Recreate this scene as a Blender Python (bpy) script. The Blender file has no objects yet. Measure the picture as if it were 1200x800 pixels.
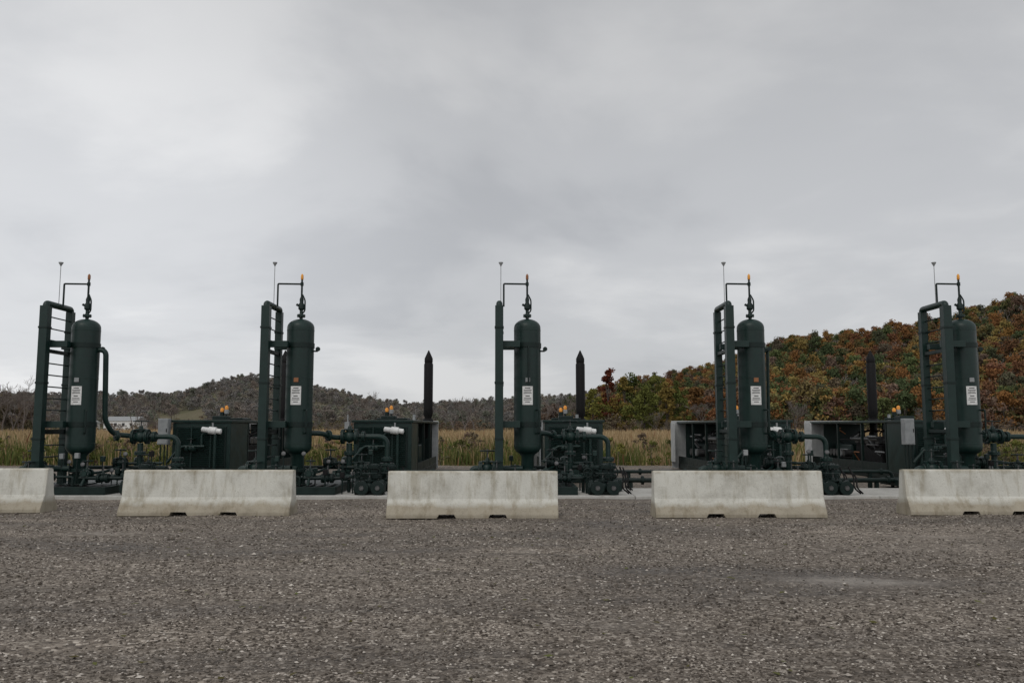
import bpy, math, random
import numpy as np
from mathutils import Vector, Matrix
random.seed(7); rng=np.random.default_rng(7)
S=bpy.context.scene
S.view_settings.view_transform='Standard'
S.view_settings.look='None'; S.view_settings.exposure=0
COL=S.collection
R=math.radians

# ---------------------------------------------------------------- materials
def newmat(name):
    m=bpy.data.materials.new(name); m.use_nodes=True
    nt=m.node_tree; b=nt.nodes['Principled BSDF']
    return m,nt,b
def N(nt,t,**kw):
    n=nt.nodes.new(t)
    for k,v in kw.items():
        if k in n.inputs: n.inputs[k].default_value=v
        else: setattr(n,k,v)
    return n
def ramp(nt,stops,interp='LINEAR'):
    r=nt.nodes.new('ShaderNodeValToRGB'); cr=r.color_ramp; cr.interpolation=interp
    while len(cr.elements)<len(stops): cr.elements.new(0.5)
    for e,(p,c) in zip(cr.elements,stops):
        e.position=p; e.color=(c[0],c[1],c[2],1)
    return r
def simple(name,c1,c2,scale=4,rough=.5,metal=0,bump=.0,bscale=60,detail=5,spec=.5):
    m,nt,b=newmat(name); L=nt.links.new
    tc=N(nt,'ShaderNodeTexCoord')
    n=N(nt,'ShaderNodeTexNoise',Scale=scale,Detail=detail,Roughness=.65)
    L(tc.outputs['Object'],n.inputs['Vector'])
    r=ramp(nt,[(.35,c1),(.65,c2)]); L(n.outputs['Fac'],r.inputs[0]); L(r.outputs[0],b.inputs['Base Color'])
    rr=ramp(nt,[(.3,(rough*.8,)*3),(.7,(min(1,rough*1.25),)*3)]); L(n.outputs['Fac'],rr.inputs[0]); L(rr.outputs[0],b.inputs['Roughness'])
    b.inputs['Metallic'].default_value=metal
    b.inputs['Specular IOR Level'].default_value=spec
    if bump>0:
        n2=N(nt,'ShaderNodeTexNoise',Scale=bscale,Detail=4)
        L(tc.outputs['Object'],n2.inputs['Vector'])
        bp=N(nt,'ShaderNodeBump',Strength=bump,Distance=.02); L(n2.outputs['Fac'],bp.inputs['Height']); L(bp.outputs[0],b.inputs['Normal'])
    return m
M={}
M['green']=simple('green_paint',(.0048,.0175,.0148),(.0100,.029,.0245),3,.40,bump=.05,bscale=25,spec=.34)
M['dgreen']=simple('dark_green_paint',(.0033,.0105,.009),(.0075,.019,.0165),4,.48,bump=.08,spec=.28)
M['black']=simple('black_steel',(.003,.003,.0035),(.009,.008,.008),8,.6,spec=.2)
M['white']=simple('white_paint',(.58,.58,.57),(.75,.75,.73),6,.4)
M['grey']=simple('grey_steel',(.20,.21,.215),(.29,.30,.30),5,.45)
M['panel']=simple('galvanised_panel',(.34,.35,.35),(.48,.49,.48),3,.5,bump=.05)
M['metal']=simple('cast_metal',(.07,.07,.07),(.16,.16,.16),12,.4,metal=.7)
M['orange']=simple('orange_cap',(.70,.24,.02),(.80,.36,.04),5,.4)
M['brown']=simple('rust_brown',(.20,.08,.03),(.32,.13,.05),9,.6)
M['ink']=simple('label_ink',(.03,.03,.03),(.05,.05,.05),9,.7)

def concrete(name,base,dark,drips=True):
    m,nt,b=newmat(name); L=nt.links.new
    tc=N(nt,'ShaderNodeTexCoord'); oi=N(nt,'ShaderNodeObjectInfo')
    off=N(nt,'ShaderNodeVectorMath',operation='SCALE'); 
    comb=N(nt,'ShaderNodeCombineXYZ'); 
    for i in range(3): L(oi.outputs['Random'],comb.inputs[i])
    L(comb.outputs[0],off.inputs[0]); off.inputs['Scale'].default_value=37
    add=N(nt,'ShaderNodeVectorMath',operation='ADD'); L(tc.outputs['Object'],add.inputs[0]); L(off.outputs[0],add.inputs[1])
    n=N(nt,'ShaderNodeTexNoise',Scale=2.2,Detail=8,Roughness=.7); L(add.outputs[0],n.inputs['Vector'])
    r=ramp(nt,[(.30,dark),(.5,base),(.72,tuple(min(1,c*1.12) for c in base))]); L(n.outputs['Fac'],r.inputs[0])
    mp=N(nt,'ShaderNodeMapping'); mp.inputs['Scale'].default_value=(6,6,.6); L(add.outputs[0],mp.inputs[0])
    n2=N(nt,'ShaderNodeTexNoise',Scale=1.0,Detail=6,Roughness=.65); L(mp.outputs[0],n2.inputs['Vector'])
    r2=ramp(nt,[(.36,(.60,.55,.46)),(.50,(1,1,1))]); L(n2.outputs['Fac'],r2.inputs[0])
    mx=N(nt,'ShaderNodeMix',data_type='RGBA',blend_type='MULTIPLY'); mx.inputs[0].default_value=.6 if drips else .15
    L(r.outputs[0],mx.inputs[6]); L(r2.outputs[0],mx.inputs[7])
    n3=N(nt,'ShaderNodeTexNoise',Scale=45,Detail=3); L(add.outputs[0],n3.inputs['Vector'])
    r3=ramp(nt,[(.30,(.6,.57,.53)),(.40,(1,1,1))]); L(n3.outputs['Fac'],r3.inputs[0])
    mx2=N(nt,'ShaderNodeMix',data_type='RGBA',blend_type='MULTIPLY'); mx2.inputs[0].default_value=.6
    L(mx.outputs[2],mx2.inputs[6]); L(r3.outputs[0],mx2.inputs[7])
    last=mx2
    if drips:
        sp=N(nt,'ShaderNodeSeparateXYZ'); L(tc.outputs['Object'],sp.inputs[0])
        ad=N(nt,'ShaderNodeMath',operation='MULTIPLY_ADD'); L(n.outputs['Fac'],ad.inputs[0]); ad.inputs[1].default_value=-.35; L(sp.outputs[2],ad.inputs[2])
        r4=ramp(nt,[(.0,(.55,.49,.41)),(.10,(1,1,1)),(.57,(1,1,1)),(.66,(.76,.71,.63))]); L(ad.outputs[0],r4.inputs[0])
        mx3=N(nt,'ShaderNodeMix',data_type='RGBA',blend_type='MULTIPLY'); mx3.inputs[0].default_value=.9
        L(mx2.outputs[2],mx3.inputs[6]); L(r4.outputs[0],mx3.inputs[7]); last=mx3
    L(last.outputs[2],b.inputs['Base Color'])
    b.inputs['Roughness'].default_value=.85; b.inputs['Specular IOR Level'].default_value=.25
    bp=N(nt,'ShaderNodeBump',Strength=.35,Distance=.01); L(n3.outputs['Fac'],bp.inputs['Height']); L(bp.outputs[0],b.inputs['Normal'])
    return m
M['barrier']=concrete('barrier_concrete',(.56,.55,.495),(.41,.395,.345))
M['pad']=concrete('pad_concrete',(.44,.43,.40),(.32,.31,.285),False)

def gravel_mat():
    m,nt,b=newmat('gravel'); L=nt.links.new
    tc=N(nt,'ShaderNodeTexCoord')
    def v(scale): 
        x=N(nt,'ShaderNodeTexVoronoi',Scale=scale); L(tc.outputs['Object'],x.inputs['Vector']); return x
    v1=v(52); v2=v(24)
    s1=N(nt,'ShaderNodeSeparateColor'); L(v1.outputs['Color'],s1.inputs[0])
    r1=ramp(nt,[(0,(.058,.048,.039)),(.40,(.140,.119,.099)),(.75,(.225,.196,.168)),(1,(.50,.45,.40))]); L(s1.outputs[0],r1.inputs[0])
    s2=N(nt,'ShaderNodeSeparateColor'); L(v2.outputs['Color'],s2.inputs[0])
    r2=ramp(nt,[(0,(.053,.044,.036)),(.45,(.140,.119,.099)),(.82,(.225,.196,.168)),(1,(.46,.42,.375))]); L(s2.outputs[0],r2.inputs[0])
    nn=N(nt,'ShaderNodeTexNoise',Scale=1.3,Detail=5,Roughness=.7); L(tc.outputs['Object'],nn.inputs['Vector'])
    rr=ramp(nt,[(.40,(0,0,0)),(.58,(.95,.95,.95))]); L(nn.outputs['Fac'],rr.inputs[0])
    mx=N(nt,'ShaderNodeMix',data_type='RGBA'); L(rr.outputs[0],mx.inputs[0]); L(r1.outputs[0],mx.inputs[6]); L(r2.outputs[0],mx.inputs[7])
    mp=N(nt,'ShaderNodeMapping'); mp.inputs['Scale'].default_value=(.17,.62,1); mp.inputs['Rotation'].default_value=(0,0,.09); L(tc.outputs['Object'],mp.inputs[0])
    n3=N(nt,'ShaderNodeTexNoise',Scale=1.0,Detail=8,Roughness=.66,Distortion=.8); L(mp.outputs[0],n3.inputs['Vector'])
    r3=ramp(nt,[(.32,(.52,.50,.48)),(.47,(.92,.90,.87)),(.58,(1.15,1.12,1.07)),(.72,(1.5,1.46,1.40))]); L(n3.outputs['Fac'],r3.inputs[0])
    mm=N(nt,'ShaderNodeMix',data_type='RGBA',blend_type='MULTIPLY'); mm.inputs[0].default_value=1; L(mx.outputs[2],mm.inputs[6]); L(r3.outputs[0],mm.inputs[7])
    # worn fines stored per vertex as 'worn'
    at=N(nt,'ShaderNodeAttribute'); at.attribute_name='worn'
    n4=N(nt,'ShaderNodeTexNoise',Scale=6,Detail=6,Roughness=.7); L(tc.outputs['Object'],n4.inputs['Vector'])
    ms=N(nt,'ShaderNodeMath',operation='MULTIPLY_ADD'); L(n4.outputs['Fac'],ms.inputs[0]); ms.inputs[1].default_value=1.1; ms.inputs[2].default_value=-.55
    ma=N(nt,'ShaderNodeMath',operation='ADD'); L(at.outputs['Fac'],ma.inputs[0]); L(ms.outputs[0],ma.inputs[1])
    r4=ramp(nt,[(.50,(0,0,0)),(.95,(.8,.8,.8))]); L(ma.outputs[0],r4.inputs[0])
    md=N(nt,'ShaderNodeMix',data_type='RGBA'); L(r4.outputs[0],md.inputs[0]); L(mm.outputs[2],md.inputs[6]); md.inputs[7].default_value=(.30,.268,.232,1)
    L(md.outputs[2],b.inputs['Base Color'])
    rw=ramp(nt,[(.30,(.45,.45,.45)),(.48,(.85,.85,.85))]); L(n3.outputs['Fac'],rw.inputs[0]); L(rw.outputs[0],b.inputs['Roughness'])
    b.inputs['Specular IOR Level'].default_value=.28
    bp=N(nt,'ShaderNodeBump',Strength=.9,Distance=.012); bp.invert=True
    L(v1.outputs['Distance'],bp.inputs['Height'])
    bp2=N(nt,'ShaderNodeBump',Strength=.55,Distance=.02); bp2.invert=True
    L(v2.outputs['Distance'],bp2.inputs['Height']); L(bp.outputs[0],bp2.inputs['Normal'])
    L(bp2.outputs[0],b.inputs['Normal'])
    return m
M['gravel']=gravel_mat()

def noise_ground(name,scale,stops):
    m,nt,b=newmat(name); L=nt.links.new
    tc=N(nt,'ShaderNodeTexCoord')
    n=N(nt,'ShaderNodeTexNoise',Scale=scale,Detail=10,Roughness=.72); L(tc.outputs['Object'],n.inputs['Vector'])
    r=ramp(nt,stops); L(n.outputs['Fac'],r.inputs[0]); L(r.outputs[0],b.inputs['Base Color'])
    b.inputs['Roughness'].default_value=.95; b.inputs['Specular IOR Level'].default_value=.05
    return m
M['field']=noise_ground('field_soil_grass',.06,[(.3,(.09,.085,.04)),(.5,(.19,.145,.08)),(.7,(.26,.20,.115))])
M['hill']=noise_ground('hill_ground',.03,[(.35,(.10,.105,.06)),(.5,(.14,.125,.08)),(.65,(.17,.145,.10))])

def attr_mat(name,stops,use_obj=True,lo=.60,hi=1.30):
    m,nt,b=newmat(name); L=nt.links.new
    at=N(nt,'ShaderNodeAttribute'); at.attribute_name='shade'
    if use_obj:
        oi=N(nt,'ShaderNodeObjectInfo')
        ma=N(nt,'ShaderNodeMath',operation='MULTIPLY_ADD'); L(at.outputs['Fac'],ma.inputs[0]); ma.inputs[1].default_value=.06; 
        L(oi.outputs['Random'],ma.inputs[2]); src=ma.outputs[0]
    else: src=at.outputs['Fac']
    r=ramp(nt,stops); L(src,r.inputs[0])
    out=r.outputs[0]
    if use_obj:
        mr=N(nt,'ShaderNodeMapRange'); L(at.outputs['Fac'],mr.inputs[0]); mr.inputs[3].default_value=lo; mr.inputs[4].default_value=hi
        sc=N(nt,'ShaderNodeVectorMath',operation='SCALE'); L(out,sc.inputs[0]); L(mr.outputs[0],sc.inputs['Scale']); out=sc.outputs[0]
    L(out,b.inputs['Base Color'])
    b.inputs['Roughness'].default_value=.9; b.inputs['Specular IOR Level'].default_value=.1
    return m
M['leaf_near']=attr_mat('autumn_leaves',[(0,(.17,.05,.025)),(.3,(.18,.11,.04)),(.5,(.07,.09,.03)),(.75,(.06,.075,.03)),(.9,(.20,.14,.04)),(1,(.13,.065,.035))])
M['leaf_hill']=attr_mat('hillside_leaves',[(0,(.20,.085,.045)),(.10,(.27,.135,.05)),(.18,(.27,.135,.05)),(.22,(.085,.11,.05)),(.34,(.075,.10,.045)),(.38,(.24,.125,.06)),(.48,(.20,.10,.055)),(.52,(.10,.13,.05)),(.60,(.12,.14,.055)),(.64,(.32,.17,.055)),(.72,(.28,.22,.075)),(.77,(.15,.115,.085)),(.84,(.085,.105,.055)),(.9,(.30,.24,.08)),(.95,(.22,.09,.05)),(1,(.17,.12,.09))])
M['leaf_far_haze']=attr_mat('far_hill_leaves_haze',[(0,(.20,.185,.175)),(.25,(.19,.18,.17)),(.45,(.235,.19,.155)),(.6,(.165,.175,.15)),(.75,(.21,.18,.17)),(.88,(.18,.195,.15)),(1,(.24,.215,.17))],lo=.72,hi=1.2)  # distance haze mixed into the leaf colours: greyed and lightened
M['brush']=attr_mat('brush_leaves',[(0,(.16,.105,.08)),(.3,(.185,.135,.09)),(.5,(.135,.12,.075)),(.7,(.145,.10,.075)),(1,(.13,.13,.065))])
M['red_leaf']=attr_mat('red_maple_leaves',[(0,(.13,.028,.018)),(1,(.15,.045,.025))])
M['green_leaf']=attr_mat('green_leaves',[(0,(.065,.085,.026)),(.5,(.115,.13,.034)),(1,(.17,.16,.04))])
M['gold_leaf']=attr_mat('gold_leaves',[(0,(.24,.19,.05)),(1,(.20,.13,.045))])
M['bark']=simple('bark',(.07,.06,.05),(.13,.11,.095),3,.8,spec=.1)
M['twig']=simple('grey_twigs',(.12,.10,.09),(.18,.155,.14),1,.8,spec=.1)
M['ftwig']=simple('pale_twigs',(.19,.17,.16),(.25,.225,.21),1,.8,spec=.1)
M['grass']=attr_mat('dry_grass',[(0,(.07,.10,.03)),(.25,(.15,.16,.05)),(.4,(.27,.19,.095)),(.7,(.39,.285,.16)),(.9,(.47,.36,.215)),(1,(.24,.12,.065))],use_obj=False)
M['stone']=attr_mat('loose_stones',[(0,(.053,.044,.036)),(.5,(.15,.128,.107)),(.8,(.245,.214,.184)),(1,(.58,.53,.47))],use_obj=False)

# ---------------------------------------------------------------- mesh helpers
def empty(name,loc=(0,0,0)):
    o=bpy.data.objects.new(name,None); o.location=loc; o.empty_display_size=.2; COL.objects.link(o); return o
def meshobj(name,verts,faces,mat,parent=None,loc=(0,0,0),smooth=False,shade=None):
    me=bpy.data.meshes.new(name)
    me.from_pydata([tuple(v) for v in verts],[],faces) if not isinstance(verts,np.ndarray) else me.from_pydata(verts.tolist(),[],faces if isinstance(faces,list) else faces.tolist())
    mats=mat if isinstance(mat,(list,tuple)) else [mat]
    for mm in mats: me.materials.append(mm)
    if smooth: me.polygons.foreach_set('use_smooth',[True]*len(me.polygons))
    if shade is not None:
        a=me.attributes.new('shade','FLOAT','FACE'); a.data.foreach_set('value',np.asarray(shade,dtype=np.float32))
    me.update()
    o=bpy.data.objects.new(name,me); COL.objects.link(o); o.location=loc
    if parent: o.parent=parent
    return o
def bev(o,w,seg=2):
    m=o.modifiers.new('b','BEVEL'); m.width=w; m.segments=seg; m.limit_method='ANGLE'; return o
def box(name,a,b,mat,parent=None,bevel=0.008,rot=None):
    (x0,y0,z0),(x1,y1,z1)=a,b
    c=Vector(((x0+x1)/2,(y0+y1)/2,(z0+z1)/2)); h=Vector((abs(x1-x0)/2,abs(y1-y0)/2,abs(z1-z0)/2))
    v=[(sx*h.x,sy*h.y,sz*h.z) for sx in(-1,1) for sy in(-1,1) for sz in(-1,1)]
    f=[(0,1,3,2),(4,6,7,5),(0,4,5,1),(2,3,7,6),(0,2,6,4),(1,5,7,3)]
    o=meshobj(name,v,f,mat,parent,c)
    if rot: o.rotation_euler=rot
    if bevel: bev(o,min(bevel,min(h)*.8))
    return o
def revolve(name,prof,mat,parent=None,loc=(0,0,0),axis=(0,0,1),seg=28,smooth=True):
    q=Vector((0,0,1)).rotation_difference(Vector(axis).normalized())
    V=[];F=[]
    for r,z in prof:
        for i in range(seg):
            t=2*math.pi*i/seg; V.append(q@Vector((r*math.cos(t),r*math.sin(t),z)))
    n=len(prof)
    for j in range(n-1):
        for i in range(seg):
            k=(i+1)%seg; F.append((j*seg+i,j*seg+k,(j+1)*seg+k,(j+1)*seg+i))
    F.append(tuple(reversed(range(seg)))); F.append(tuple(range((n-1)*seg,n*seg)))
    o=meshobj(name,V,F,mat,parent,loc)
    me=o.data
    if smooth:
        me.polygons.foreach_set('use_smooth',[len(p.vertices)==4 for p in me.polygons])
        try: me.set_sharp_from_angle(angle=R(38))
        except Exception: pass
    return o
def cyl(name,p1,p2,r,mat,parent=None,r2=None,seg=20):
    p1=Vector(p1);p2=Vector(p2); d=p2-p1; r2=r if r2 is None else r2
    return revolve(name,[(r,0),(r2,d.length)],mat,parent,p1,d,seg)
def flange(name,c,axis,r,mat,parent,th=.035,bolts=True):
    prof=[(r*.55,-th*1.8),(r*.62,-th*1.05),(r,-th),(r,-.006),(r*.9,-.006),(r*.9,.006),(r,.006),(r,th),(r*.62,th*1.05),(r*.55,th*1.8)]
    o=revolve(name,prof,mat,parent,c,axis,24)
    if bolts:
        q=Vector((0,0,1)).rotation_difference(Vector(axis).normalized()); V=[];F=[]
        for i in range(8):
            t=2*math.pi*i/8; cc=q@Vector((r*.82*math.cos(t),r*.82*math.sin(t),0)); 
            ax=q@Vector((0,0,1)); e1=q@Vector((1,0,0)); e2=q@Vector((0,1,0)); s=len(V)
            for sgn in(-1,1):
                for k in range(6):
                    a=k*math.pi/3; V.append(cc+ax*sgn*th*1.7+(e1*math.cos(a)+e2*math.sin(a))*r*.085)
            for k in range(6): F.append((s+k,s+(k+1)%6,s+6+(k+1)%6,s+6+k))
            F.append(tuple(s+5-k for k in range(6))); F.append(tuple(s+6+k for k in range(6)))
        meshobj(name+'_bolts',V,F,M['metal'] if random.random()<.35 else M['dgreen'],parent,c)
    return o
def pipe(name,pts,r,mat,parent=None,fil=.12,cyclic=False,res=4):
    P=[Vector(p) for p in pts]; out=[]
    if cyclic: out=P
    else:
        out.append(P[0])
        for i in range(1,len(P)-1):
            a,b,c=P[i-1],P[i],P[i+1]; d1=(a-b);d2=(c-b)
            f=min(fil,d1.length*.49,d2.length*.49); s=b+d1.normalized()*f; e=b+d2.normalized()*f
            for k in range(8):
                t=k/7; out.append((1-t)**2*s+2*t*(1-t)*b+t*t*e)
        out.append(P[-1])
    cu=bpy.data.curves.new(name,'CURVE'); cu.dimensions='3D'; cu.bevel_depth=r; cu.bevel_resolution=res; cu.use_fill_caps=True
    sp=cu.splines.new('POLY'); sp.points.add(len(out)-1)
    for p,v in zip(sp.points,out): p.co=(v.x,v.y,v.z,1)
    sp.use_cyclic_u=cyclic; sp.use_smooth=True
    cu.materials.append(mat)
    o=bpy.data.objects.new(name,cu); COL.objects.link(o)
    if parent: o.parent=parent
    return o
def handwheel(name,c,axis,r,mat,parent):
    q=Vector((0,0,1)).rotation_difference(Vector(axis).normalized()); c=Vector(c)
    pipe(name,[c+q@Vector((r*math.cos(t*math.pi/9),r*math.sin(t*math.pi/9),0)) for t in range(18)],.014,mat,parent,cyclic=True,res=2)
    for k in range(3):
        a=k*math.pi/3; d=q@Vector((r*math.cos(a),r*math.sin(a),0))
        pipe(name+'_spoke',[c-d,c+d],.008,mat,parent,res=1)
def valve(c,axis,r,parent,stem=.35,mat=None,wheel=True,up=(0,0,1)):
    mat=mat or M['green']; c=Vector(c); ax=Vector(axis).normalized(); u=Vector(up)
    revolve('valve_body',[(r*.8,-r*1.3),(r*.85,-r*.9),(r*1.15,-r*.5),(r*1.3,0),(r*1.15,r*.5),(r*.85,r*.9),(r*.8,r*1.3)],mat,parent,c,ax,20)
    for s in(-1,1): flange('valve_flange',c+ax*s*r*1.4,ax,r*1.55,mat,parent,.03)
    revolve('valve_bonnet',[(r*.8,0),(r*.75,r*1.3),(r*1.1,r*1.32),(r*1.1,r*1.6),(r*.5,r*1.65),(r*.32,r*2.2)],mat,parent,c,u,18)
    cyl('valve_stem',c+u*r*2.1,c+u*(r*2.1+stem),.016,M['metal'],parent,seg=8)
    if wheel: handwheel('valve_handwheel',c+u*(r*2.1+stem*.8),u,r*1.5,M['dgreen'],parent)

# ---------------------------------------------------------------- ground
def sheet(name,x0,x1,y0,y1,z,mat):
    return meshobj(name,[(x0,y0,z),(x1,y0,z),(x1,y1,z),(x0,y1,z)],[(0,1,2,3)],mat)
sheet('ground',-4000,4000,-4000,4000,-.04,M['field'])
def gz(x,y): return .012*np.sin(x*1.1+.6*np.sin(y*.9))*np.cos(y*1.3+x*.2)+.008*np.sin(x*2.7+y*1.9)
def worn(x,y):
    """compacted wheel tracks along the row of barriers and a few bald patches"""
    w=0*x
    for yc,wd,am in((7.6,.22,.40),(9.2,.22,.36),(11.3,.25,.42),(13.0,.25,.34),(6.1,.15,.28)):
        yy=yc+.35*np.sin(x*.23+yc)+.12*np.sin(x*.9); w=w+am*np.exp(-((y-yy)/wd)**2)*(.6+.4*np.sin(x*.7+yc*2))
    for px,py,sx,sy in((.15,10.9,.35,.7),(.9,7.0,.55,.35),(-6.1,12.6,.7,.3),(-3.4,6.3,.5,.3),(3.6,8.8,.9,.4),(-8.5,13.8,1.2,.3),(6,12.4,1.2,.35),(-2.2,9.3,.8,.35)):
        w=w+.62*np.exp(-((x-px)/sx)**2-((y-py)/sy)**2)
    w=w+.16*np.sin(x*.6+1.3*np.sin(y*.7))*np.sin(y*.9+.8*np.sin(x*.35))
    return np.clip(w,0,1)
xs=np.arange(-45,45.01,.25); ys=np.arange(-12,35.01,.12); nx,ny=len(xs),len(ys); X,Y=np.meshgrid(xs,ys)
V=np.stack([X.ravel(),Y.ravel(),gz(X,Y).ravel()],1)
J,I=np.meshgrid(np.arange(ny-1),np.arange(nx-1),indexing='ij'); b0=(J*nx+I).ravel()
F=np.stack([b0,b0+1,b0+nx+1,b0+nx],1)
g=meshobj('gravel_lot',V,F,M['gravel'],smooth=True)
at=g.data.attributes.new('worn','FLOAT','POINT'); at.data.foreach_set('value',worn(X,Y).ravel().astype(np.float32))
n=110000
u=rng.random(n); yy=4.3*(18/4.3)**u; xx=(rng.random(n)*2-1)*(yy*.72+.5)
keep=rng.random(n)>np.clip(worn(xx,yy)*1.7+.12,0,.93); xx=xx[keep]; yy=yy[keep]; n=len(xx)
s=.004+.011*rng.random(n)**2.0; s*=np.where(rng.random(n)>.985,1.8,1); s*=np.clip(.75+yy/28,.8,1.4)
o6=np.array([(1,0,0),(0,1,0),(-1,0,0),(0,-1,0),(0,0,1),(0,0,-.6)],float)
ang=rng.random(n)*6.28; c,sn=np.cos(ang),np.sin(ang)
P=np.repeat(o6[None],n,0)*(.65+.7*rng.random((n,6,1)))
P[:,:,0]*=1.25; P[:,:,2]*=.7
x=P[:,:,0]*c[:,None]-P[:,:,1]*sn[:,None]; y=P[:,:,0]*sn[:,None]+P[:,:,1]*c[:,None]
P[:,:,0]=x*s[:,None]+xx[:,None]; P[:,:,1]=y*s[:,None]+yy[:,None]; P[:,:,2]=P[:,:,2]*s[:,None]+(gz(xx,yy)+s*.3)[:,None]
f8=np.array([(0,1,4),(1,2,4),(2,3,4),(3,0,4),(1,0,5),(2,1,5),(3,2,5),(0,3,5)])
F=(f8[None]+(np.arange(n)*6)[:,None,None]).reshape(-1,3)
meshobj('loose_gravel',P.reshape(-1,3),F,M['stone'],shade=np.repeat(rng.random(n)**1.15,8))
n=220; yy=rng.uniform(5,18.5,n); xx=(rng.random(n)*2-1)*yy*.65; s=rng.uniform(.015,.035,n); a=rng.random(n)*6.28
q=[]
for k in range(4):
    aa_=a+k*math.pi/2; l=s*(1.3 if k%2 else .7)
    q.append(np.stack([xx+np.cos(aa_)*l,yy+np.sin(aa_)*l,gz(xx,yy)+.012+rng.uniform(0,.012,n)],1))
meshobj('fallen_leaves',np.stack(q,1).reshape(-1,3),np.arange(4*n).reshape(n,4),M['leaf_near'],shade=rng.random(n))

pad=empty('concrete_pad')
xj=[-13.5,-8.1,-2.75,2.75,8.2,14.5]
for i in range(5):
    box('slab_%d'%i,(xj[i]+.008,18.75,-.1),(xj[i+1]-.008,21.2,.07),M['pad'],pad,.012)
# ---------------------------------------------------------------- barriers
def barrier(cx,y,length,rz=0):
    prof=[(.305,0),(.305,.06),(.295,.085),(.155,.33),(.095,.79),(.078,.812),(0,.815)]
    ring=[(-a,z) for a,z in prof]+[(a,z) for a,z in reversed(prof[:-1])]
    L=length/2; nt_=.075
    secs=[(-L,0),(-L+.02,0)]
    for c0 in(-.45,.45):
        secs+= [(c0-.17,0),(c0-.13,1),(c0+.13,1),(c0+.17,0)]
    secs+=[(L-.02,0),(L,0)]
    V=[];F=[];m=len(ring)
    for k,(x,fl) in enumerate(secs):
        endc = .012 if k in(0,len(secs)-1) else 0
        for a,z in ring:
            zz=max(z,nt_) if fl else z
            aa=a-math.copysign(endc,a) if a else 0
            V.append((x,aa,zz-(endc if z>.7 else 0)))
    for k in range(len(secs)-1):
        for i in range(m-1):
            F.append((k*m+i,(k+1)*m+i,(k+1)*m+i+1,k*m+i+1))
        F.append((k*m+m-1,(k+1)*m+m-1,(k+1)*m,k*m))
    F.append(tuple(reversed(range(m)))); F.append(tuple((len(secs)-1)*m+i for i in range(m)))
    o=meshobj('concrete_jersey_barrier',V,F,M['barrier'],None,(cx,y+.305,.0)); o.rotation_euler=(0,0,rz)
    bev(o,.010); return o
barrier(-8.83-1.56,15.75,3.12,R(.5)); barrier(-5.57,15.2,3.10,R(.2)); barrier(-.70,14.8,3.03); barrier(4.06,14.9,3.03,R(-.2)); barrier(7.27+1.55,15.35,3.1,R(-.4))

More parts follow.
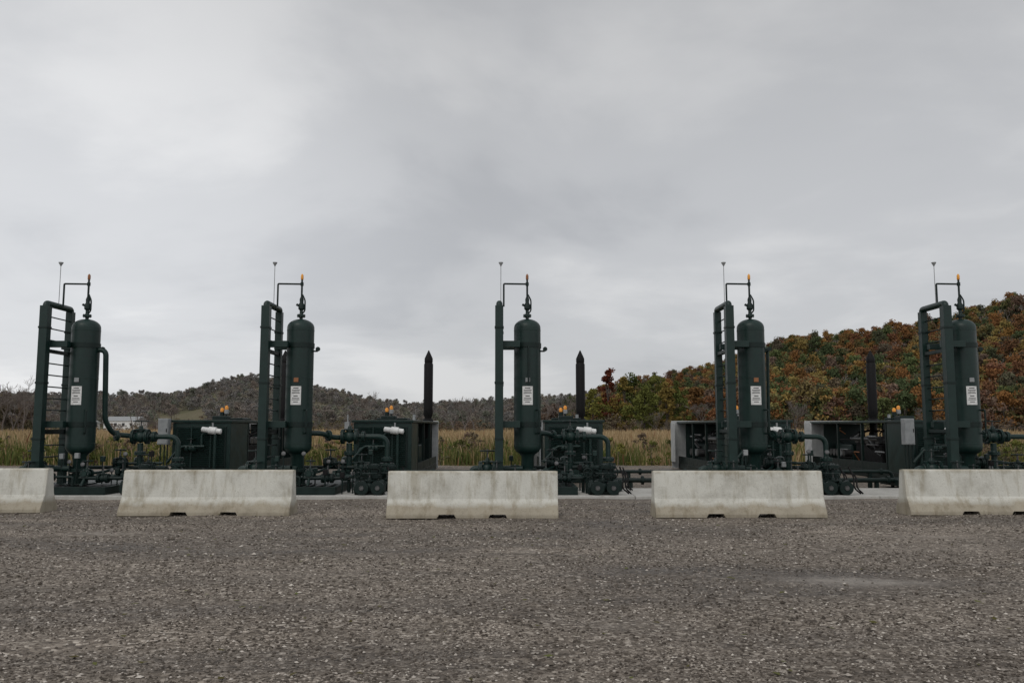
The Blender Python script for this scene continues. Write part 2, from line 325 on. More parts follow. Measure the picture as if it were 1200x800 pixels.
# ---------------------------------------------------------------- process units
UX=[-10.32,-5.12,.37,5.78,10.89]
def vessel_prof(r,z0,z1):
    h=r*.66; p=[]
    for k in range(9):
        t=math.pi/2*k/8; p.append((max(.02,r*math.sin(t)),z0+h*(1-math.cos(t))))
    def seam(z): return [(r,z-.04),(r,z-.012),(r+.004,z-.008),(r+.004,z+.008),(r,z+.012),(r,z+.04)]
    p+=seam(z0+h+.07); p+=[(r,z0+h+.3),(r,z0+h+.8)]
    zm=z0+(z1-z0)*.56; p+=seam(zm); p+=[(r,zm+.3),(r,zm+.8)]; p+=seam(z1-h-.07)
    for k in range(9):
        t=math.pi/2*(1-k/8); p.append((max(.02,r*math.sin(t)),z1-h*(1-math.cos(t))))
    return p
def separator(i):
    e=empty('gas_separator',(UX[i],20,0)); G=M['green']; D=M['dgreen']
    random.seed(40+i)
    revolve('vessel',vessel_prof(.322,.92,4.20),G,e,(0,0,0),seg=48)
    r=.331; V=[];F=[]; w=.25/r
    for k in range(7):
        t=-math.pi/2-w/2+w*k/6
        for z in(2.12,2.56): V.append((r*math.cos(t),r*math.sin(t),z))
    for k in range(6): F.append((2*k,2*k+2,2*k+3,2*k+1))
    meshobj('label',V,F,M['white'],e)
    rl=.3345
    for z,ww,hh in[(2.505,.13,.020),(2.46,.19,.014),(2.425,.17,.014),(2.39,.19,.014),(2.32,.10,.02),(2.27,.17,.013),(2.235,.19,.013),(2.18,.12,.013)]:
        V=[];F=[];w=ww/rl
        for k in range(5):
            t=-math.pi/2-w/2+w*k/4
            for zz in(z,z+hh): V.append((rl*math.cos(t),rl*math.sin(t),zz))
        for k in range(4): F.append((2*k,2*k+2,2*k+3,2*k+1))
        meshobj('label_text',V,F,M['ink'],e)
    box('maker_plate',(-.05,-.35,2.66),(.06,-.332,2.76),M['brown'] if i%2 else M['grey'],e,.002)
    revolve('support_skirt',[(.20,.26),(.20,.30),(.15,.31),(.15,.9),(.22,1.0)],G,e,seg=24)
    flange('base_flange',(0,0,.58),(0,0,1),.22,G,e)
    box('foot_plate',(-.3,-.3,.24),(.3,.3,.27),D,e)
    for a in(.7,2.4,3.9,5.5):
        box('gusset',(.14*math.cos(a)-.07,.14*math.sin(a)-.012,.27),(.14*math.cos(a)+.07,.14*math.sin(a)+.012,.5),D,e,.003,rot=(0,0,a))
    fx=-.67; yN,yF=-.6,.5
    for nm,yv,t in(('near_post',yN,.095),('far_post',yF,.08)):
        box(nm+'_web',(fx-t*.96,yv-.012,.14),(fx+t*.96,yv+.012,4.40),D,e,0)
        box(nm,(fx-t,yv-t,.14),(fx+t,yv-t+.022,4.44),G,e,.004)
        box(nm+'_back',(fx-t,yv+t-.022,.14),(fx+t,yv+t,4.44),G,e,.004)
        box(nm+'_side',(fx+t-.022,yv-t+.023,.14),(fx+t-.003,yv+t-.023,4.43),G,e,.0)
        box(nm+'_side_b',(fx-t+.003,yv-t+.023,.14),(fx-t+.022,yv+t-.023,4.43),G,e,.0)
        for z in(1.3,2.6,3.9): box(nm+'_clamp',(fx-t-.012,yv-t-.012,z),(fx+t+.012,yv+t+.012,z+.05),D,e,.004)
    pipe('top_pipe',[(fx,yN,4.36),(fx,yN,4.50),(fx,yF,4.50),(fx,yF,4.36)],.075,G,e,.12,res=5)
    z=.62; k=0
    while z<4.35:
        pipe('rung_%d'%k,[(fx+.03,yN+.09,z),(fx+.03,yF-.07,z)],.016,D,e,res=2); z+=.275; k+=1
    for z in(3.55,1.66):
        box('arm_near',(fx-.06,yN+.1,z-.075),(-.18,yN+.24,z+.075),G,e,.006)
        box('arm_brace',(-.34,yN+.245,z-.06),(-.2,-.1,z+.06),G,e,.006)
        box('arm_far',(fx-.02,.18,z-.07),(-.2,.33,z+.07),G,e,.006)
        box('cross_bar',(fx-.05,yN+.1,z-.20),(fx+.05,yF-.085,z-.12),D,e,.004)
        revolve('vessel_band',[(.324,z-.06),(.338,z-.058),(.338,z+.058),(.324,z+.06)],D,e,seg=40)
    box('foot_beam',(fx-.2,-.75,.075),(fx+.2,.65,.14),D,e)
    flange('top_flange',(0,0,4.28),(0,0,1),.10,G,e,.025)
    cyl('top_nozzle',(0,0,4.12),(0,0,4.5),.04,G,e,seg=14)
    revolve('relief_valve',[(.05,4.42),(.075,4.45),(.075,4.55),(.045,4.6),(.05,4.68),(.03,4.74)],D,e,seg=16)
    cyl('relief_outlet',(0,0,4.5),(-.12,0,4.56),.03,D,e,seg=12)
    pipe('relief_bypass',[(.02,0,4.33),(.09,-.02,4.40),(.09,-.02,4.66),(.02,0,4.80)],.018,D,e,.05)
    cyl('vent_pipe',(0,0,4.7),(.0,0,5.2),.024,D,e,seg=12)
    revolve('vent_cap',[(.028,5.17),(.033,5.18),(.033,5.27),(.012,5.31)],M['orange'] if i not in(0,2) else M['brown'],e,seg=14)
    pipe('instrument_line',[(fx+.10,-.05,4.5),(fx+.10,-.05,5.06),(-.0,0,5.06)],.022,D,e,.03)
    revolve('line_fitting',[(.04,-.04),(.04,.04)],D,e,(0,0,5.06),seg=10)
    cyl('mast',(fx+.03,-.12,4.5),(fx+.03,-.12,5.50),.008,M['grey'],e,seg=8)
    revolve('mast_cup',[(.012,5.48),(.02,5.5),(.055,5.56),(.055,5.575),(.02,5.58)],M['grey'],e,(fx+.03,-.12,0),seg=14)
    pipe('level_gauge',[(.2,-.25,1.45),(.27,-.34,1.45),(.27,-.34,2.0),(.2,-.25,2.0)],.02,D,e,.03)
    pipe('side_gauge_line',[(.31,0,3.42),(.42,0,3.42)],.02,D,e)
    revolve('pressure_gauge',[(.05,-.02),(.055,-.015),(.055,.02),(.03,.022)],D,e,(.43,-.02,3.47),(0,-1,0),16)
    if i==2: pipe('sight_tube',[(.02,-.3,3.5),(.02,-.38,3.5),(.02,-.38,2.62)],.02,D,e,.05)
    valve((fx-.28,-.15,.62),(1,0,0),.115,e,stem=.22)
    valve((fx-.05,-.85,.50),(1,0,0),.085,e,stem=.16,mat=D)
    pipe('foot_line',[(fx-.65,-.15,.12),(fx-.65,-.15,.62),(fx-.45,-.15,.62)],.07,G,e,.12)
    flange('foot_line_flange',(fx-.65,-.15,.38),(0,0,1),.14,G,e)
    pipe('foot_line_b',[(fx-.1,-.15,.62),(-.12,-.15,.62)],.07,G,e)
    if i==0:
        pipe('tall_outlet_pipe',[(.2,0,3.45),(.50,0,3.45),(.46,.2,1.75),(.56,.45,1.42),(.95,.8,1.37)],.062,G,e,.16,res=6)
    elif i in(3,4):
        pipe('tall_outlet_pipe',[(.2,.1,3.5),(.46,.2,3.5),(.46,.3,1.36),(.95,.8,1.36)],.04,G,e,.14,res=5)
    else:
        pipe('side_outlet_pipe',[(.2,.1,1.45),(.5,.3,1.45),(.7,.6,1.34),(.95,.8,1.34)],.062,G,e,.16,res=6)
    flange('outlet_flange_a',(.62,.5,1.39),(1,.85,0),.13,G,e)
    valve((1.08,.8,1.36),(1,0,0),.12,e,stem=.16,wheel=(i%2==0))
    cyl('valve_neck',(1.08,.8,1.2),(1.08,.8,.5),.07,G,e)
    flange('neck_flange',(1.08,.8,.95),(0,0,1),.14,G,e)
    pipe('outlet_pipe',[(1.2,.8,1.36),(2.02,.8,1.36),(2.02,.8,.75)],.062,G,e,.24,res=6)
    flange('outlet_flange_b',(1.42,.8,1.36),(1,0,0),.13,G,e)
    flange('outlet_flange_c',(2.02,.8,.80),(0,0,1),.15,G,e)
    valve((2.02,.8,.5),(0,0,1),.12,e,stem=.2,up=(0,-1,0))
    cyl('outlet_riser',(2.02,.8,.07),(2.02,.8,.4),.075,G,e)
    pipe('drain_a',[(.15,-.2,.42),(.55,-.2,.42),(.55,.2,.42),(1.3,.2,.42),(1.3,.8,.42),(1.95,.8,.42)],.05,G,e,.09)
    valve((.95,.2,.44),(1,0,0),.075,e,stem=.2)
    valve((.42,-.45,.52),(0,1,0),.07,e,stem=.18)
    valve((1.45,.45,.62),(1,0,0),.085,e,stem=.16,mat=D)
    valve((.62,.75,.72),(1,0,0),.08,e,stem=.18,mat=D)
    valve((.85,-.55,.42),(1,0,0),.07,e,stem=.14,mat=D,wheel=False)
    valve((-.3,-.75,.46),(1,0,0),.06,e,stem=.16,mat=D)
    pipe('drain_e',[(-.75,-.75,.46),(.25,-.75,.46),(.25,-.75,.26)],.03,D,e,.06)
    pipe('drain_d',[(.3,-.55,.42),(1.3,-.55,.42),(1.3,-.3,.42),(1.3,-.3,.08)],.04,D,e,.08)
    pipe('loop',[(1.1,.45,.62),(1.9,.45,.62),(1.9,.45,.08)],.05,D,e,.1)
    pipe('drain_b',[(.42,-.7,.24),(.42,-.45,.52),(.42,.4,.52),(.8,.9,.70),(1.6,.9,.70)],.035,G,e,.08)
    pipe('drain_c',[(-.5,.9,.60),(1.75,.9,.60),(1.75,.9,.25)],.045,D,e,.1)
    for k in range(11):
        xx=-.35+.2*k+random.uniform(-.05,.05); yv=random.uniform(-.8,1.1); h=random.uniform(.45,1.0)
        cyl('instrument_post',(xx,yv,.24 if xx<1 else .07),(xx,yv,h),.016,D,e,seg=8)
        if k%2: revolve('dial_gauge',[(.04,-.02),(.05,-.01),(.05,.02),(.038,.024)],M['metal'],e,(xx,yv,h+.04),(0,-1,.1),16)
        else: box('transmitter',(xx-.05,yv-.05,h-.02),(xx+.05,yv+.05,h+.11),random.choice([M['green'],M['grey'],M['dgreen'],M['black']]),e,.012)
    cyl('scrubber_pot',(.95,1.05,.26),(.95,1.05,.78),.12,G,e,seg=20)
    revolve('pot_cap',[(.12,.78),(.10,.84),(.04,.87)],G,e,(.95,1.05,0),seg=20)
    for nm,a,b in(('skid_front',(-.95,-1.0,.075),(1.12,-.9,.25)),('skid_back',(-.95,2.6,.075),(1.12,2.7,.25)),
                  ('skid_left',(-.95,-.895,.08),(-.85,2.595,.245)),('skid_right',(1.02,-.895,.08),(1.12,2.595,.245))):
        box(nm,a,b,D,e,.006)
    box('skid_deck',(-.84,-.89,.2),(1.01,2.59,.235),D,e,.002)
    for k in range(8):
        box('deck_batten',(-.8+.245*k,-.94,.251),(-.72+.245*k,-.05,.258),M['black'],e,0)
    return e
for i in range(5): separator(i)

def enclosure(i):
    e=empty('compressor_enclosure',(UX[i]+.57,24,0)); G=M['green'];D=M['dgreen']
    random.seed(90+i)
    W=1.67; Lh=8.0; H=1.80
    box('base_frame',(0,0,.02),(W,Lh,.24),D,e)
    box('roof',(-.05,-.05,H-.07),(W+.05,Lh-.06,H),G,e,.01)
    box('front_wall',(.0,.0,.245),(W,.05,H-.075),G,e)
    box('vent_frame',(.12,-.03,.45),(W-.12,-.002,1.62),D,e)
    for k in range(20):
        z=.50+k*.055; box('louvre_%d'%k,(.17,-.055,z),(W-.17,-.035,z+.03),G,e,.0,rot=(R(25),0,0))
    for x in(.55,1.1): box('vent_mullion',(x,-.075,.45),(x+.04,-.058,1.62),G,e,.002)
    for yv in(1.6,3.4,5.4):
        for x0 in(.0,W-.07): box('post',(x0,yv,.245),(x0+.07,yv+.08,H-.075),D,e,.004)
    for x0 in(.005,W-.04):
        box('side_panel',(x0,.055,.245),(x0+.035,1.55,H-.08),G,e,.003)
        box('side_sill',(x0,1.7,.245),(x0+.035,Lh-.07,.50),D,e,.003)
    box('rear_panel',(-.25,Lh-.05,.05),(W+.06,Lh,H+.03),M['panel'],e,.006)
    box('open_door',(-.28,Lh-.75,.3),(-.25,Lh-.06,H-.05),M['panel'],e,.004)
    box('partition',(.08,6.9,.25),(W-.08,6.94,H-.09),D,e,.0)
    box('engine_block',(.45,2.9,.3),(1.25,5.0,1.05),M['black'],e,.05)
    for k in range(5):
        box('cylinder_head_%d'%k,(.38,3.0+k*.4,1.05),(.7,3.3+k*.4,1.28),M['metal'],e,.03)
        box('cylinder_head_r%d'%k,(1.0,3.0+k*.4,1.05),(1.32,3.3+k*.4,1.28),M['metal'],e,.03)
        pipe('ignition_lead',[(.5,3.15+k*.4,1.28),(.5,3.15+k*.4,1.42),(.85,3.15+k*.4,1.5)],.02,M['black'],e,.05)
        cyl('fin_barrel',(.42,5.3+k*.3,.7),(.15,5.3+k*.3,.7),.12,M['grey'] if k==1 else M['metal'],e)
    pipe('exhaust_manifold',[(.33,2.9,1.2),(.33,5.1,1.2),(.85,5.4,1.45)],.06,M['metal'],e)
    revolve('flywheel',[(.40,-.06),(.42,-.05),(.42,.05),(.40,.06)],M['metal'],e,(.85,2.6,.75),(0,1,0),28)
    cyl('air_filter',(.3,1.9,1.35),(.75,1.9,1.35),.17,M['grey'],e)
    box('compressor_frame',(.4,5.2,.3),(1.3,6.7,1.0),G,e,.05)
    for k in range(8):
        a=(random.uniform(.1,.4),random.uniform(1.8,6.5),random.uniform(.5,1.6)); b=(a[0],a[1]+random.uniform(.3,1.2),a[2]); c=(a[0]+.3,b[1],a[2]-random.uniform(.2,.5))
        pipe('hose',[a,b,c],random.uniform(.015,.035),random.choice([M['metal'],M['black'],M['grey'],M['brown']]),e,.1)
    sx=2.1-.57; 
    revolve('exhaust_stack',[(.13,1.2),(.13,1.95),(.165,2.02),(.165,2.3),(.165,3.85),(.14,3.9),(.15,3.93),(.15,4.06),(.015,4.36)],M['black'],e,(sx,6,0),seg=24)
    revolve('stack_collar',[(.19,1.79),(.19,1.86),(.14,1.9)],M['black'],e,(sx,6,0),seg=24)
    ax=1.86-.57
    revolve('white_actuator',[(.04,-.30),(.075,-.28),(.075,-.10),(.105,-.08),(.105,.12),(.075,.14),(.075,.26),(.03,.28)],M['white'],e,(ax-.1,-.18,1.50),(1,0,-.12),20)
    cyl('actuator_stem',(ax-.08,-.18,1.5),(ax-.08,-.18,1.72),.025,M['grey'],e,seg=10)
    cyl('actuator_post',(ax,-.18,.25),(ax,-.18,1.4),.04,G,e)
    pipe('fuel_line',[(.2,-.15,.3),(.2,-.15,1.0),(.9,-.15,1.0),(.9,-.15,1.42),(1.2,-.15,1.42)],.035,G,e,.1)
    pipe('slant_line',[(-.05,-.2,.6),(.35,-.2,1.05),(1.0,-.2,1.05)],.04,G,e,.1)
    valve((.6,-.16,1.0),(1,0,0),.07,e,stem=.14)
    for k,dx in enumerate((.60,.74)):
        x=dx; hgt=2.12 if k else 2.05
        cyl('fitting_stem',(x,2.3,H),(x,2.3,hgt),.03,D,e,seg=10)
        revolve('fitting_body',[(.05,hgt-.12),(.07,hgt-.1),(.07,hgt),(.05,hgt+.02)],M['grey'] if k else D,e,(x,2.3,0),seg=14)
        revolve('orange_cap',[(.045,hgt+.02),(.055,hgt+.03),(.055,hgt+.11),(.025,hgt+.15)],M['orange'],e,(x,2.3,0),seg=14)
    pipe('roof_line',[(.3,2.3,H+.05),(1.2,2.3,H+.05),(1.2,3.2,H+.05)],.035,D,e,.1)
    box('roof_unit',(.5,1.7,H+.002),(.95,2.1,H+.14),D,e,.02)
    pipe('roof_vent',[(1.25,4.1,H),(1.25,4.1,H+.22)],.05,M['grey'],e)
    if i in(0,4):
        box('electrical_cabinet',(-.32,-.28,1.10),(-.02,-.08,1.84),M['grey'],e,.012)
        box('cabinet_door',(-.305,-.292,1.13),(-.035,-.282,1.81),M['grey'],e,.004)
        box('cabinet_handle',(-.07,-.31,1.45),(-.055,-.293,1.55),M['black'],e,.003)
        for x in(-.26,-.06): cyl('cabinet_leg',(x,-.18,.0),(x,-.18,1.10),.02,D,e,seg=8)
    else:
        box('junction_box',(-.22,-.25,1.5),(-.06,-.12,1.74),M['grey'],e,.01)
        cyl('junction_post',(-.14,-.18,.0),(-.14,-.18,1.95),.02,M['grey'],e,seg=8)
    pipe('conduit',[(-.16,-.15,1.12),(-.16,-.15,.3),(.4,-.1,.3)],.018,D,e,.08)
for i in range(5): enclosure(i)

def riser(x,y,seed,sc=1):
    e=empty('pipeline_valve_assembly',(x,y,.07)); G=M['dgreen']; random.seed(seed); e.scale=(sc,sc,sc)
    pipe('lower_run',[(-.28,0,.16),(.34,0,.16)],.085,G,e)
    flange('end_flange_l',(-.26,0,.16),(1,0,0),.17,G,e); flange('end_flange_r',(.32,0,.16),(1,0,0),.17,G,e)
    valve((.02,0,.17),(1,0,0),.10,e,stem=.12,mat=G)
    pipe('riser',[(.1,.22,.0),(.1,.22,.62)],.075,G,e)
    flange('riser_flange',(.1,.22,.40),(0,0,1),.16,G,e); flange('riser_flange_top',(.1,.22,.62),(0,0,1),.15,G,e)
    for xx in(-.12,.24):
        revolve('face_flange',[(.10,-.05),(.155,-.045),(.155,.03),(.10,.035)],G,e,(xx,-.18,.16),(0,1,0),22)
        revolve('face_hub',[(.05,-.03),(.06,0),(.06,.03)],M['metal'],e,(xx,-.225,.16),(0,1,0),14)
        cyl('face_stub',(xx,-.16,.16),(xx,.05,.16),.08,G,e)
    box('support',(-.2,-.05,-.01),(.3,.06,.07),G,e)
    for k in range(2):
        pipe('hose',[(.42+.05*k,.1,.62-.1*k),(.50+.06*k,0,.38),(.44+.07*k,-.1,.16),(.6+.05*k,-.1,.03)],.018,M['black'],e,.1)
    handwheel('side_wheel',(-.3,.2,.48),(0,1,0),.10,M['dgreen'],e); cyl('side_stem',(-.3,.2,.48),(-.3,.35,.48),.015,M['metal'],e,seg=8)
    pipe('side_pipe',[(-.3,.35,.48),(-.3,.35,.0)],.05,G,e)
for i,(d) in enumerate([1.75,1.85,1.68,1.52,1.5]):
    riser(UX[i]+d,19.15,i)
    if i!=0: riser(UX[i]+d+.25,20.2,i+20,.9)

for (x0,x1) in((-9.1,-6.3),(2.5,4.9),(7.6,10.1),(-3.0,-.7)):
    hp=empty('pipeline_header')
    for k,(y,z,r) in enumerate([(21.9,.22,.06),(22.3,.42,.045)]):
        pipe('header_%d'%k,[(x0,y,-.05),(x0,y,z),(x1,y,z),(x1,y,-.05)],r,M['dgreen'],hp,.15)
        for x in (x0+.6,x1-.6):
            box('pipe_support',(x-.04,y-.06,-.02),(x+.04,y+.06,z-r+.005),M['dgreen'],hp,.004)
            flange('header_flange',(x+.3,y,z),(1,0,0),r*1.9,M['dgreen'],hp,.03,False)

# ---------------------------------------------------------------- hills
Uc=np.array([-700,-200,0,120,200,240,285,330,370,420,470,560,640,700,780,830,880,930,980,1040,1100,1150,1200,1300,1500,1900.])
Vc=np.array([470,462,466,468,468,456,443,447,453,466,473,474,469,462,448,435,420,408,404,397,387,373,356,338,330,350.])
Ac=(Uc-600)/973
def Dist(a): return np.interp(a,[-.5,0,.12,.30,1],[620,600,520,360,340])
def terrain(x,y):
    y=np.maximum(y,1.); a=x/y; D=Dist(a)
    crest=1.6+D*(500-np.interp(a,Ac,Vc))/975-np.interp(a,[-.2,.2],[4,6.5])
    t=np.clip((y/D-.40)/.60,0,1); s=t*t*(3-2*t)
    b=np.clip((y/D-1)/.8,0,1); s=s*(1-.6*b)
    und=(2.2*np.sin(x*.021+y*.013)+1.5*np.sin(x*.047-y*.031))*s
    return crest*s+und-.35+0*x
na,nr=220,90
aa=np.linspace(-1.3,1.3,na); rr=np.linspace(110,1150,nr)
A,Rr=np.meshgrid(aa,rr); X=A*Rr; Zt=terrain(X,Rr)
V=np.stack([X.ravel(),Rr.ravel(),Zt.ravel()],1)
F=[(j*na+i,j*na+i+1,(j+1)*na+i+1,(j+1)*na+i) for j in range(nr-1) for i in range(na-1)]
meshobj('hills',V,F,M['hill'],smooth=True)

# ---------------------------------------------------------------- vegetation prototypes
def prism(V,F,p,q,r1,r2,seg=4):
    p=np.array(p);q=np.array(q); d=q-p; L=np.linalg.norm(d)+1e-6; d=d/L
    a=np.cross(d,[.3,.9,.2]); a/=np.linalg.norm(a)+1e-9; b=np.cross(d,a); s=len(V)
    for c,r in((p,r1),(q,r2)):
        for k in range(seg):
            t=2*math.pi*k/seg; V.append(c+(a*math.cos(t)+b*math.sin(t))*r)
    for k in range(seg): F.append((s+k,s+(k+1)%seg,s+seg+(k+1)%seg,s+seg+k))
def leafy(name,seed,h,spread,nclump,nleaf,leaf,mat,base=.22,irregular=.35,cr0=.16,cr1=.34):
    rg=np.random.default_rng(seed); V=[];F=[];
    lean=rg.normal(0,.02*h,2); top=np.array([lean[0],lean[1],h*.62])
    prism(V,F,(0,0,-.5),top*.5,h*.022,h*.016,6); prism(V,F,top*.5,top,h*.016,h*.006,5)
    cl=[]
    for k in range(nclump):
        f=rg.random(); z=h*(base+(1-base)*f**.85)
        prof=math.sin(math.pi*min(1,max(.05,((z/h-base)/(1-base))*.86+.14)))**.7
        a=rg.random()*6.28; rr_=spread*prof*math.sqrt(rg.random())*(1+irregular*rg.normal())
        c=np.array([math.cos(a)*rr_,math.sin(a)*rr_,z*(1+.04*rg.normal())]); cl.append(c)
        if k%2==0:
            st=top*min(.95,max(.25,(z-.15*h)/(h*.62)*.8)); prism(V,F,st,c,h*.007,h*.002,3)
    nb=len(F); shade=[.4]*nb
    Vn=[np.array(V)]; cnt=len(V); FF=list(F)
    for c in cl:
        cr=spread*rg.uniform(cr0,cr1); n=int(nleaf*rg.uniform(.6,1.3))
        d=rg.normal(size=(n,3)); d/=np.linalg.norm(d,axis=1)[:,None]; 
        p=c+d*cr*(rg.random((n,1))**.45)*np.array([1.15,1.15,.75])
        t1=rg.normal(size=(n,3)); t1/=np.linalg.norm(t1,axis=1)[:,None]; t2=np.cross(t1,rg.normal(size=(n,3))); t2/=np.linalg.norm(t2,axis=1)[:,None]
        s_=leaf*(.5+rg.random((n,1)))
        q=np.stack([p-t1*s_,p+t2*s_*.7,p+t1*s_,p-t2*s_*.7],1)
        Vn.append(q.reshape(-1,3)); FF+=[(cnt+4*i,cnt+4*i+1,cnt+4*i+2,cnt+4*i+3) for i in range(n)]; cnt+=4*n
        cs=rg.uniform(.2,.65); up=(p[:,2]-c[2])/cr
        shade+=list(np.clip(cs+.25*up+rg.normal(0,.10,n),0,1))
    o=meshobj(name,np.concatenate(Vn),FF,[M['bark'],mat],shade=shade)
    mi=np.ones(len(FF),dtype=np.int32); mi[:nb]=0; o.data.polygons.foreach_set('material_index',mi)
    me=o.data; bpy.data.objects.remove(o); return me
def bare(name,seed,h,depth=6,spread=.42,twig=.018,mat=None):
    rg=random.Random(seed); V=[];F=[]
    def br(p,d,L,r,lv):
        q=p+d*L; prism(V,F,p,q,r,r*.68,5 if lv<2 else 3)
        if lv>=depth: return
        n=2 if rg.random()<.55 else 3
        for k in range(n):
            nd=d+Vector((rg.gauss(0,spread),rg.gauss(0,spread),rg.gauss(.08,spread*.5))); nd.normalize()
            br(q if k<2 else p+d*L*.6,nd,L*rg.uniform(.62,.9),max(twig,r*.62),lv+1)
    br(Vector((0,0,-.3)),Vector((0,0,1)),h*.24,h*.016,0)
    o=meshobj(name,[tuple(v) for v in V],F,mat or M['twig']); me=o.data; bpy.data.objects.remove(o); return me
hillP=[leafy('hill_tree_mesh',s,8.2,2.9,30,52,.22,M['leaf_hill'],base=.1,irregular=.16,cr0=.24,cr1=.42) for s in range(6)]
farP=[leafy('far_tree_mesh',10+s,7,2.9,22,36,.24,M['leaf_far_haze'],base=.1,irregular=.15,cr0=.24,cr1=.42) for s in range(5)]
farB=[bare('far_bare_mesh',20+s,7.5,5,.38,.04,M['ftwig']) for s in range(3)]
nearB=[bare('bare_tree_mesh',30+s,9,7,.36,.018) for s in range(4)]
brushP=[leafy('brush_mesh',50+s,3.0,1.7,16,34,.10,M['brush'],base=.05,irregular=.3) for s in range(4)]
shrubB=[bare('bare_shrub_mesh',60+s,4.0,6,.5,.018) for s in range(3)]

def inst(parent,name,me,loc,sc,rz,sz=None):
    o=bpy.data.objects.new(name,me); COL.objects.link(o); o.parent=parent; o.location=loc; o.rotation_euler=(0,0,rz); o.scale=(sc,sc,sz or sc); return o
random.seed(3)
fr=empty('hillside_forest')
def clearing(a,t):
    return (.335<a<.375 and .70<t<.84 and random.random()<.85) or (.385<=a<.44 and .56<t<.62)
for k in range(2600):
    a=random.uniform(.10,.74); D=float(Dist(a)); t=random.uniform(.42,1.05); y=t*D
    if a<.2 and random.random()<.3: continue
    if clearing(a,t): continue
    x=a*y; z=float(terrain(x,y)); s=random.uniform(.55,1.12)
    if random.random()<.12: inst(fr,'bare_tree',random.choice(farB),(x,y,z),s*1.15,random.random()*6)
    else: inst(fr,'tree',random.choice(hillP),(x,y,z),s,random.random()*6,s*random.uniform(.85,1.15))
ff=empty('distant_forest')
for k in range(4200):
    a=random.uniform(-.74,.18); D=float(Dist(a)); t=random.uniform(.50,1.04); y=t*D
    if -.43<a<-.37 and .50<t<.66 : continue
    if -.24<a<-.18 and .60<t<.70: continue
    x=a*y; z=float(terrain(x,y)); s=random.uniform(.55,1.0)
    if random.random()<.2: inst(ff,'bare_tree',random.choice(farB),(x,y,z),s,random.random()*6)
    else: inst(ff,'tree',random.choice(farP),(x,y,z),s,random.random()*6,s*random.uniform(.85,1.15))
th=empty('thicket')
for k in range(900):
    y=random.uniform(128,215); a=random.uniform(-.74,.74); x=a*y; s=random.uniform(.45,1.05)
    if -.52<a<-.43 and random.random()<.7: continue
    if a>.05 or a<-.53: s*=1.2
    r_=random.random()
    if r_<.70: inst(th,'brush',random.choice(brushP),(x,y,-.1),s*1.1,random.random()*6,s*random.uniform(.7,1.1))
    elif r_<.92: inst(th,'bare_shrub',random.choice(shrubB),(x,y,-.1),s*.85,random.random()*6)
    else: inst(th,'bare_tree',random.choice(nearB),(x,y,-.1),random.uniform(.35,.6),random.random()*6)
for (u,y,h) in [(6,125,9),(18,128,8),(30,135,9),(-25,120,9.5),(-12,130,9),(42,138,7.5),(52,140,6.5),(158,130,7.6),(186,125,6.6),(205,140,6),(430,130,7),(418,140,5.5),(545,115,7),(556,120,5.5),(532,125,5),(640,130,5.5),(655,140,6.5),(672,135,7),(1080,120,5.5),(930,130,6),(820,130,6.5)]:
    x=(u-600)/973*y; me=random.choice(nearB)
    o=bpy.data.objects.new('bare_tree',me); COL.objects.link(o); o.location=(x,y,-.05); s=h/8.5; o.scale=(s,s,s); o.rotation_euler=(0,0,random.random()*6)
def tree(name,u,y,h,sp,mat,seed,ncl=46):
    me=leafy(name+'_mesh',seed,h,sp,ncl,95,.17,mat,base=.10,irregular=.26)
    o=bpy.data.objects.new(name,me); COL.objects.link(o); o.location=((u-600)/973*y,y,-.1)
tree('red_maple_tree',713,150,11.4,2.5,M['red_leaf'],101)
tree('green_tree',742,148,10.4,3.3,M['green_leaf'],102)
tree('green_tree',766,155,10.8,3.6,M['green_leaf'],103)
tree('golden_tree',731,147,9.8,2.4,M['gold_leaf'],104)
tree('green_tree',792,150,9.2,3.0,M['green_leaf'],105)
tree('golden_tree',780,147,9.0,2.4,M['gold_leaf'],106)
tree('green_tree',694,146,7.6,2.6,M['green_leaf'],107)
tree('autumn_tree',668,150,6.4,2.8,M['leaf_near'],108)
tree('autumn_tree',815,155,9.0,3.0,M['leaf_near'],109)
tree('autumn_tree',845,150,8.0,3.0,M['leaf_hill'],110)
tree('autumn_tree',648,155,5.8,2.4,M['brush'],111)
tree('green_tree',755,135,7.4,3.0,M['green_leaf'],112)
tree('autumn_tree',8,140,7.0,3.0,M['brush'],113)
tree('autumn_tree',34,150,6.2,2.8,M['brush'],114)

# ---------------------------------------------------------------- tall dry grass
n=150000
u=rng.random(n); y=35.6*(135/35.6)**u; x=(rng.random(n)*2-1)*y*.8
patch=.5+.5*np.sin(x*.33+1.7*np.sin(y*.21))*np.sin(y*.37+1.3*np.sin(x*.19))
h=(.55+.75*rng.random(n))*(.7+.5*patch)*np.clip(.55+(y-35)/14,.55,1.05); w=(.012+.02*rng.random(n))*np.clip(y/40,1,2.6)
ang=rng.random(n)*3.14; dx=np.cos(ang)*w; dy=np.sin(ang)*w
lx=rng.normal(0,.18,n)*h; ly=rng.normal(0,.18,n)*h
V=np.stack([np.stack([x-dx,y-dy,-.04+0*x],1),np.stack([x+dx,y+dy,-.04+0*x],1),np.stack([x+lx*.4+dx*.8,y+ly*.4+dy*.8,h*.6],1),np.stack([x+lx,y+ly,h],1),np.stack([x+lx*.4-dx*.8,y+ly*.4-dy*.8,h*.6],1)],1).reshape(-1,3)
F=np.arange(n*5).reshape(n,5)
green=np.clip(1.15-(y-35)/11,0,1)*np.where(patch>.35,1,.4)
sh=np.where(rng.random(n)<green*.8,rng.random(n)*.32,np.clip(.38+.52*rng.random(n)+.1*(patch-.5),0,.95))
sh=np.where(rng.random(n)<.04,1,sh)
meshobj('tall_dry_grass',V,F,M['grass'],shade=sh)
ws=empty('lot_edge_weeds')
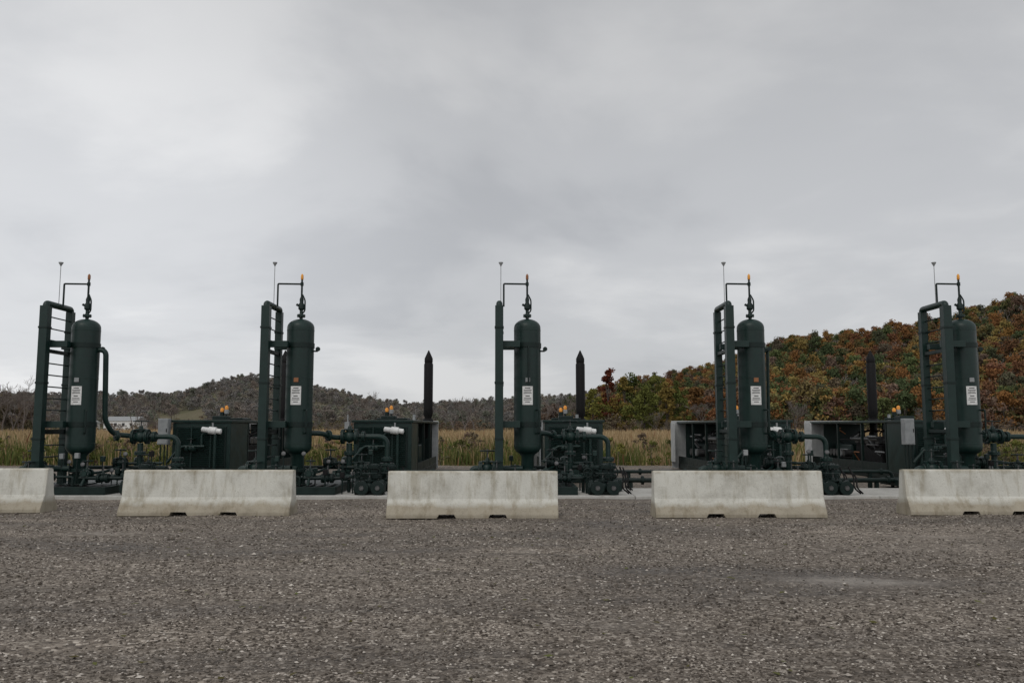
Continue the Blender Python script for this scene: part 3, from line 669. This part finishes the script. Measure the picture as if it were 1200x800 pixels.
weedP=[leafy('weed_mesh',80+s,1.1,.6,12,26,.045,M['green_leaf'],base=.02,irregular=.3) for s in range(3)]+[leafy('weed_mesh_dry',90+s,1.3,.55,12,22,.045,M['brush'],base=.02) for s in range(2)]
for k in range(260):
    y=random.uniform(34.2,42); x=random.uniform(-.75,.75)*y; s=random.uniform(.5,1.05)
    inst(ws,'weed',random.choice(weedP),(x,y,-.02),s,random.random()*6)

def farm(name,x,y,z,w,d,h,rh,wall,roof):
    e=empty(name,(x,y,z))
    box('walls',(-w/2,0,-1),(w/2,d,h),wall,e,.02)
    V=[(-w/2-.3,-.3,h),(w/2+.3,-.3,h),(w/2+.3,d+.3,h),(-w/2-.3,d+.3,h),(-w/2-.3,d/2,h+rh),(w/2+.3,d/2,h+rh)]
    meshobj('roof',[(a,b,c+.01) for a,b,c in V],[(0,1,5,4),(2,3,4,5),(0,4,3),(1,2,5),(0,3,2,1)],roof,e)
    for k in range(4):
        xx=-w/2+w*(k+.5)/4; box('window_%d'%k,(xx-.4,-.03,h*.5),(xx+.4,-.004,h*.8),M['ink'],e,.01)
farm('farm_building',-112,238,.3,9,8,3.0,1.3,M['white'],M['grey'])
farm('white_shed',-120.5,236,.3,4,4,2.3,.8,M['white'],M['panel'])

# ---------------------------------------------------------------- world
w=bpy.data.worlds.new("World"); S.world=w; w.use_nodes=True; nt=w.node_tree; nt.nodes.clear(); L=nt.links.new
tc=N(nt,'ShaderNodeTexCoord'); sp=N(nt,'ShaderNodeSeparateXYZ'); L(tc.outputs['Generated'],sp.inputs[0])
zc=N(nt,'ShaderNodeMath',operation='MAXIMUM'); L(sp.outputs[2],zc.inputs[0]); zc.inputs[1].default_value=0
za=N(nt,'ShaderNodeMath',operation='ADD'); L(zc.outputs[0],za.inputs[0]); za.inputs[1].default_value=.20
dx=N(nt,'ShaderNodeMath',operation='DIVIDE'); L(sp.outputs[0],dx.inputs[0]); L(za.outputs[0],dx.inputs[1])
dy=N(nt,'ShaderNodeMath',operation='DIVIDE'); L(sp.outputs[1],dy.inputs[0]); L(za.outputs[0],dy.inputs[1])
cb=N(nt,'ShaderNodeCombineXYZ'); L(dx.outputs[0],cb.inputs[0]); L(dy.outputs[0],cb.inputs[1]); cb.inputs[2].default_value=3.7
n1=N(nt,'ShaderNodeTexNoise',Scale=1.15,Detail=7,Roughness=.52,Distortion=.25); L(cb.outputs[0],n1.inputs['Vector'])
r1=ramp(nt,[(.30,(.465,.475,.495)),(.48,(.55,.558,.574)),(.68,(.67,.673,.68))]); r1.color_ramp.interpolation='EASE'; L(n1.outputs['Fac'],r1.inputs[0])
dt=N(nt,'ShaderNodeVectorMath',operation='DOT_PRODUCT'); L(tc.outputs['Generated'],dt.inputs[0]); dt.inputs[1].default_value=Vector((-.60,.80,.20)).normalized()
mr=N(nt,'ShaderNodeMapRange'); mr.interpolation_type='SMOOTHSTEP'; L(dt.outputs['Value'],mr.inputs[0]); mr.inputs[1].default_value=.82; mr.inputs[2].default_value=1.0; mr.inputs[3].default_value=1; mr.inputs[4].default_value=1.30
mt=N(nt,'ShaderNodeMapRange'); mt.interpolation_type='SMOOTHSTEP'; L(sp.outputs[2],mt.inputs[0]); mt.inputs[1].default_value=.18; mt.inputs[2].default_value=.52; mt.inputs[3].default_value=1.02; mt.inputs[4].default_value=.84
mb=N(nt,'ShaderNodeMapRange'); mb.interpolation_type='SMOOTHSTEP'; L(sp.outputs[1],mb.inputs[0]); mb.inputs[1].default_value=.55; mb.inputs[2].default_value=-.7; mb.inputs[3].default_value=1; mb.inputs[4].default_value=1.7
mu=N(nt,'ShaderNodeMath',operation='MULTIPLY'); L(mr.outputs[0],mu.inputs[0]); L(mb.outputs[0],mu.inputs[1])
mu2=N(nt,'ShaderNodeMath',operation='MULTIPLY'); L(mu.outputs[0],mu2.inputs[0]); L(mt.outputs[0],mu2.inputs[1])
sc=N(nt,'ShaderNodeVectorMath',operation='SCALE'); L(r1.outputs[0],sc.inputs[0]); L(mu2.outputs[0],sc.inputs['Scale'])
bg1=N(nt,'ShaderNodeBackground'); L(sc.outputs[0],bg1.inputs[0]); bg1.inputs[1].default_value=1.0
sky=N(nt,'ShaderNodeTexSky'); sky.sky_type='NISHITA'; sky.sun_disc=False; sky.sun_elevation=R(50); sky.sun_rotation=R(205)
bg2=N(nt,'ShaderNodeBackground'); L(sky.outputs[0],bg2.inputs[0]); bg2.inputs[1].default_value=.10
mxs=N(nt,'ShaderNodeMixShader'); mxs.inputs[0].default_value=.05; L(bg1.outputs[0],mxs.inputs[1]); L(bg2.outputs[0],mxs.inputs[2])
out=N(nt,'ShaderNodeOutputWorld'); L(mxs.outputs[0],out.inputs[0])

sd=bpy.data.lights.new('sun','SUN'); sd.energy=.65; sd.angle=R(25); sd.color=(1,.95,.87)
so=bpy.data.objects.new('sun',sd); COL.objects.link(so)
az=R(205); el=R(50); dirv=Vector((math.sin(az)*math.cos(el),math.cos(az)*math.cos(el),math.sin(el)))
so.rotation_euler=dirv.to_track_quat('Z','Y').to_euler()

# ---------------------------------------------------------------- camera
cd=bpy.data.cameras.new('camera'); cd.sensor_width=36; cd.lens=29.19; cd.clip_end=6000; cd.clip_start=.1
co=bpy.data.objects.new('camera',cd); COL.objects.link(co); co.location=(0,0,1.6); co.rotation_euler=(R(90+5.87),0,0)
S.camera=co
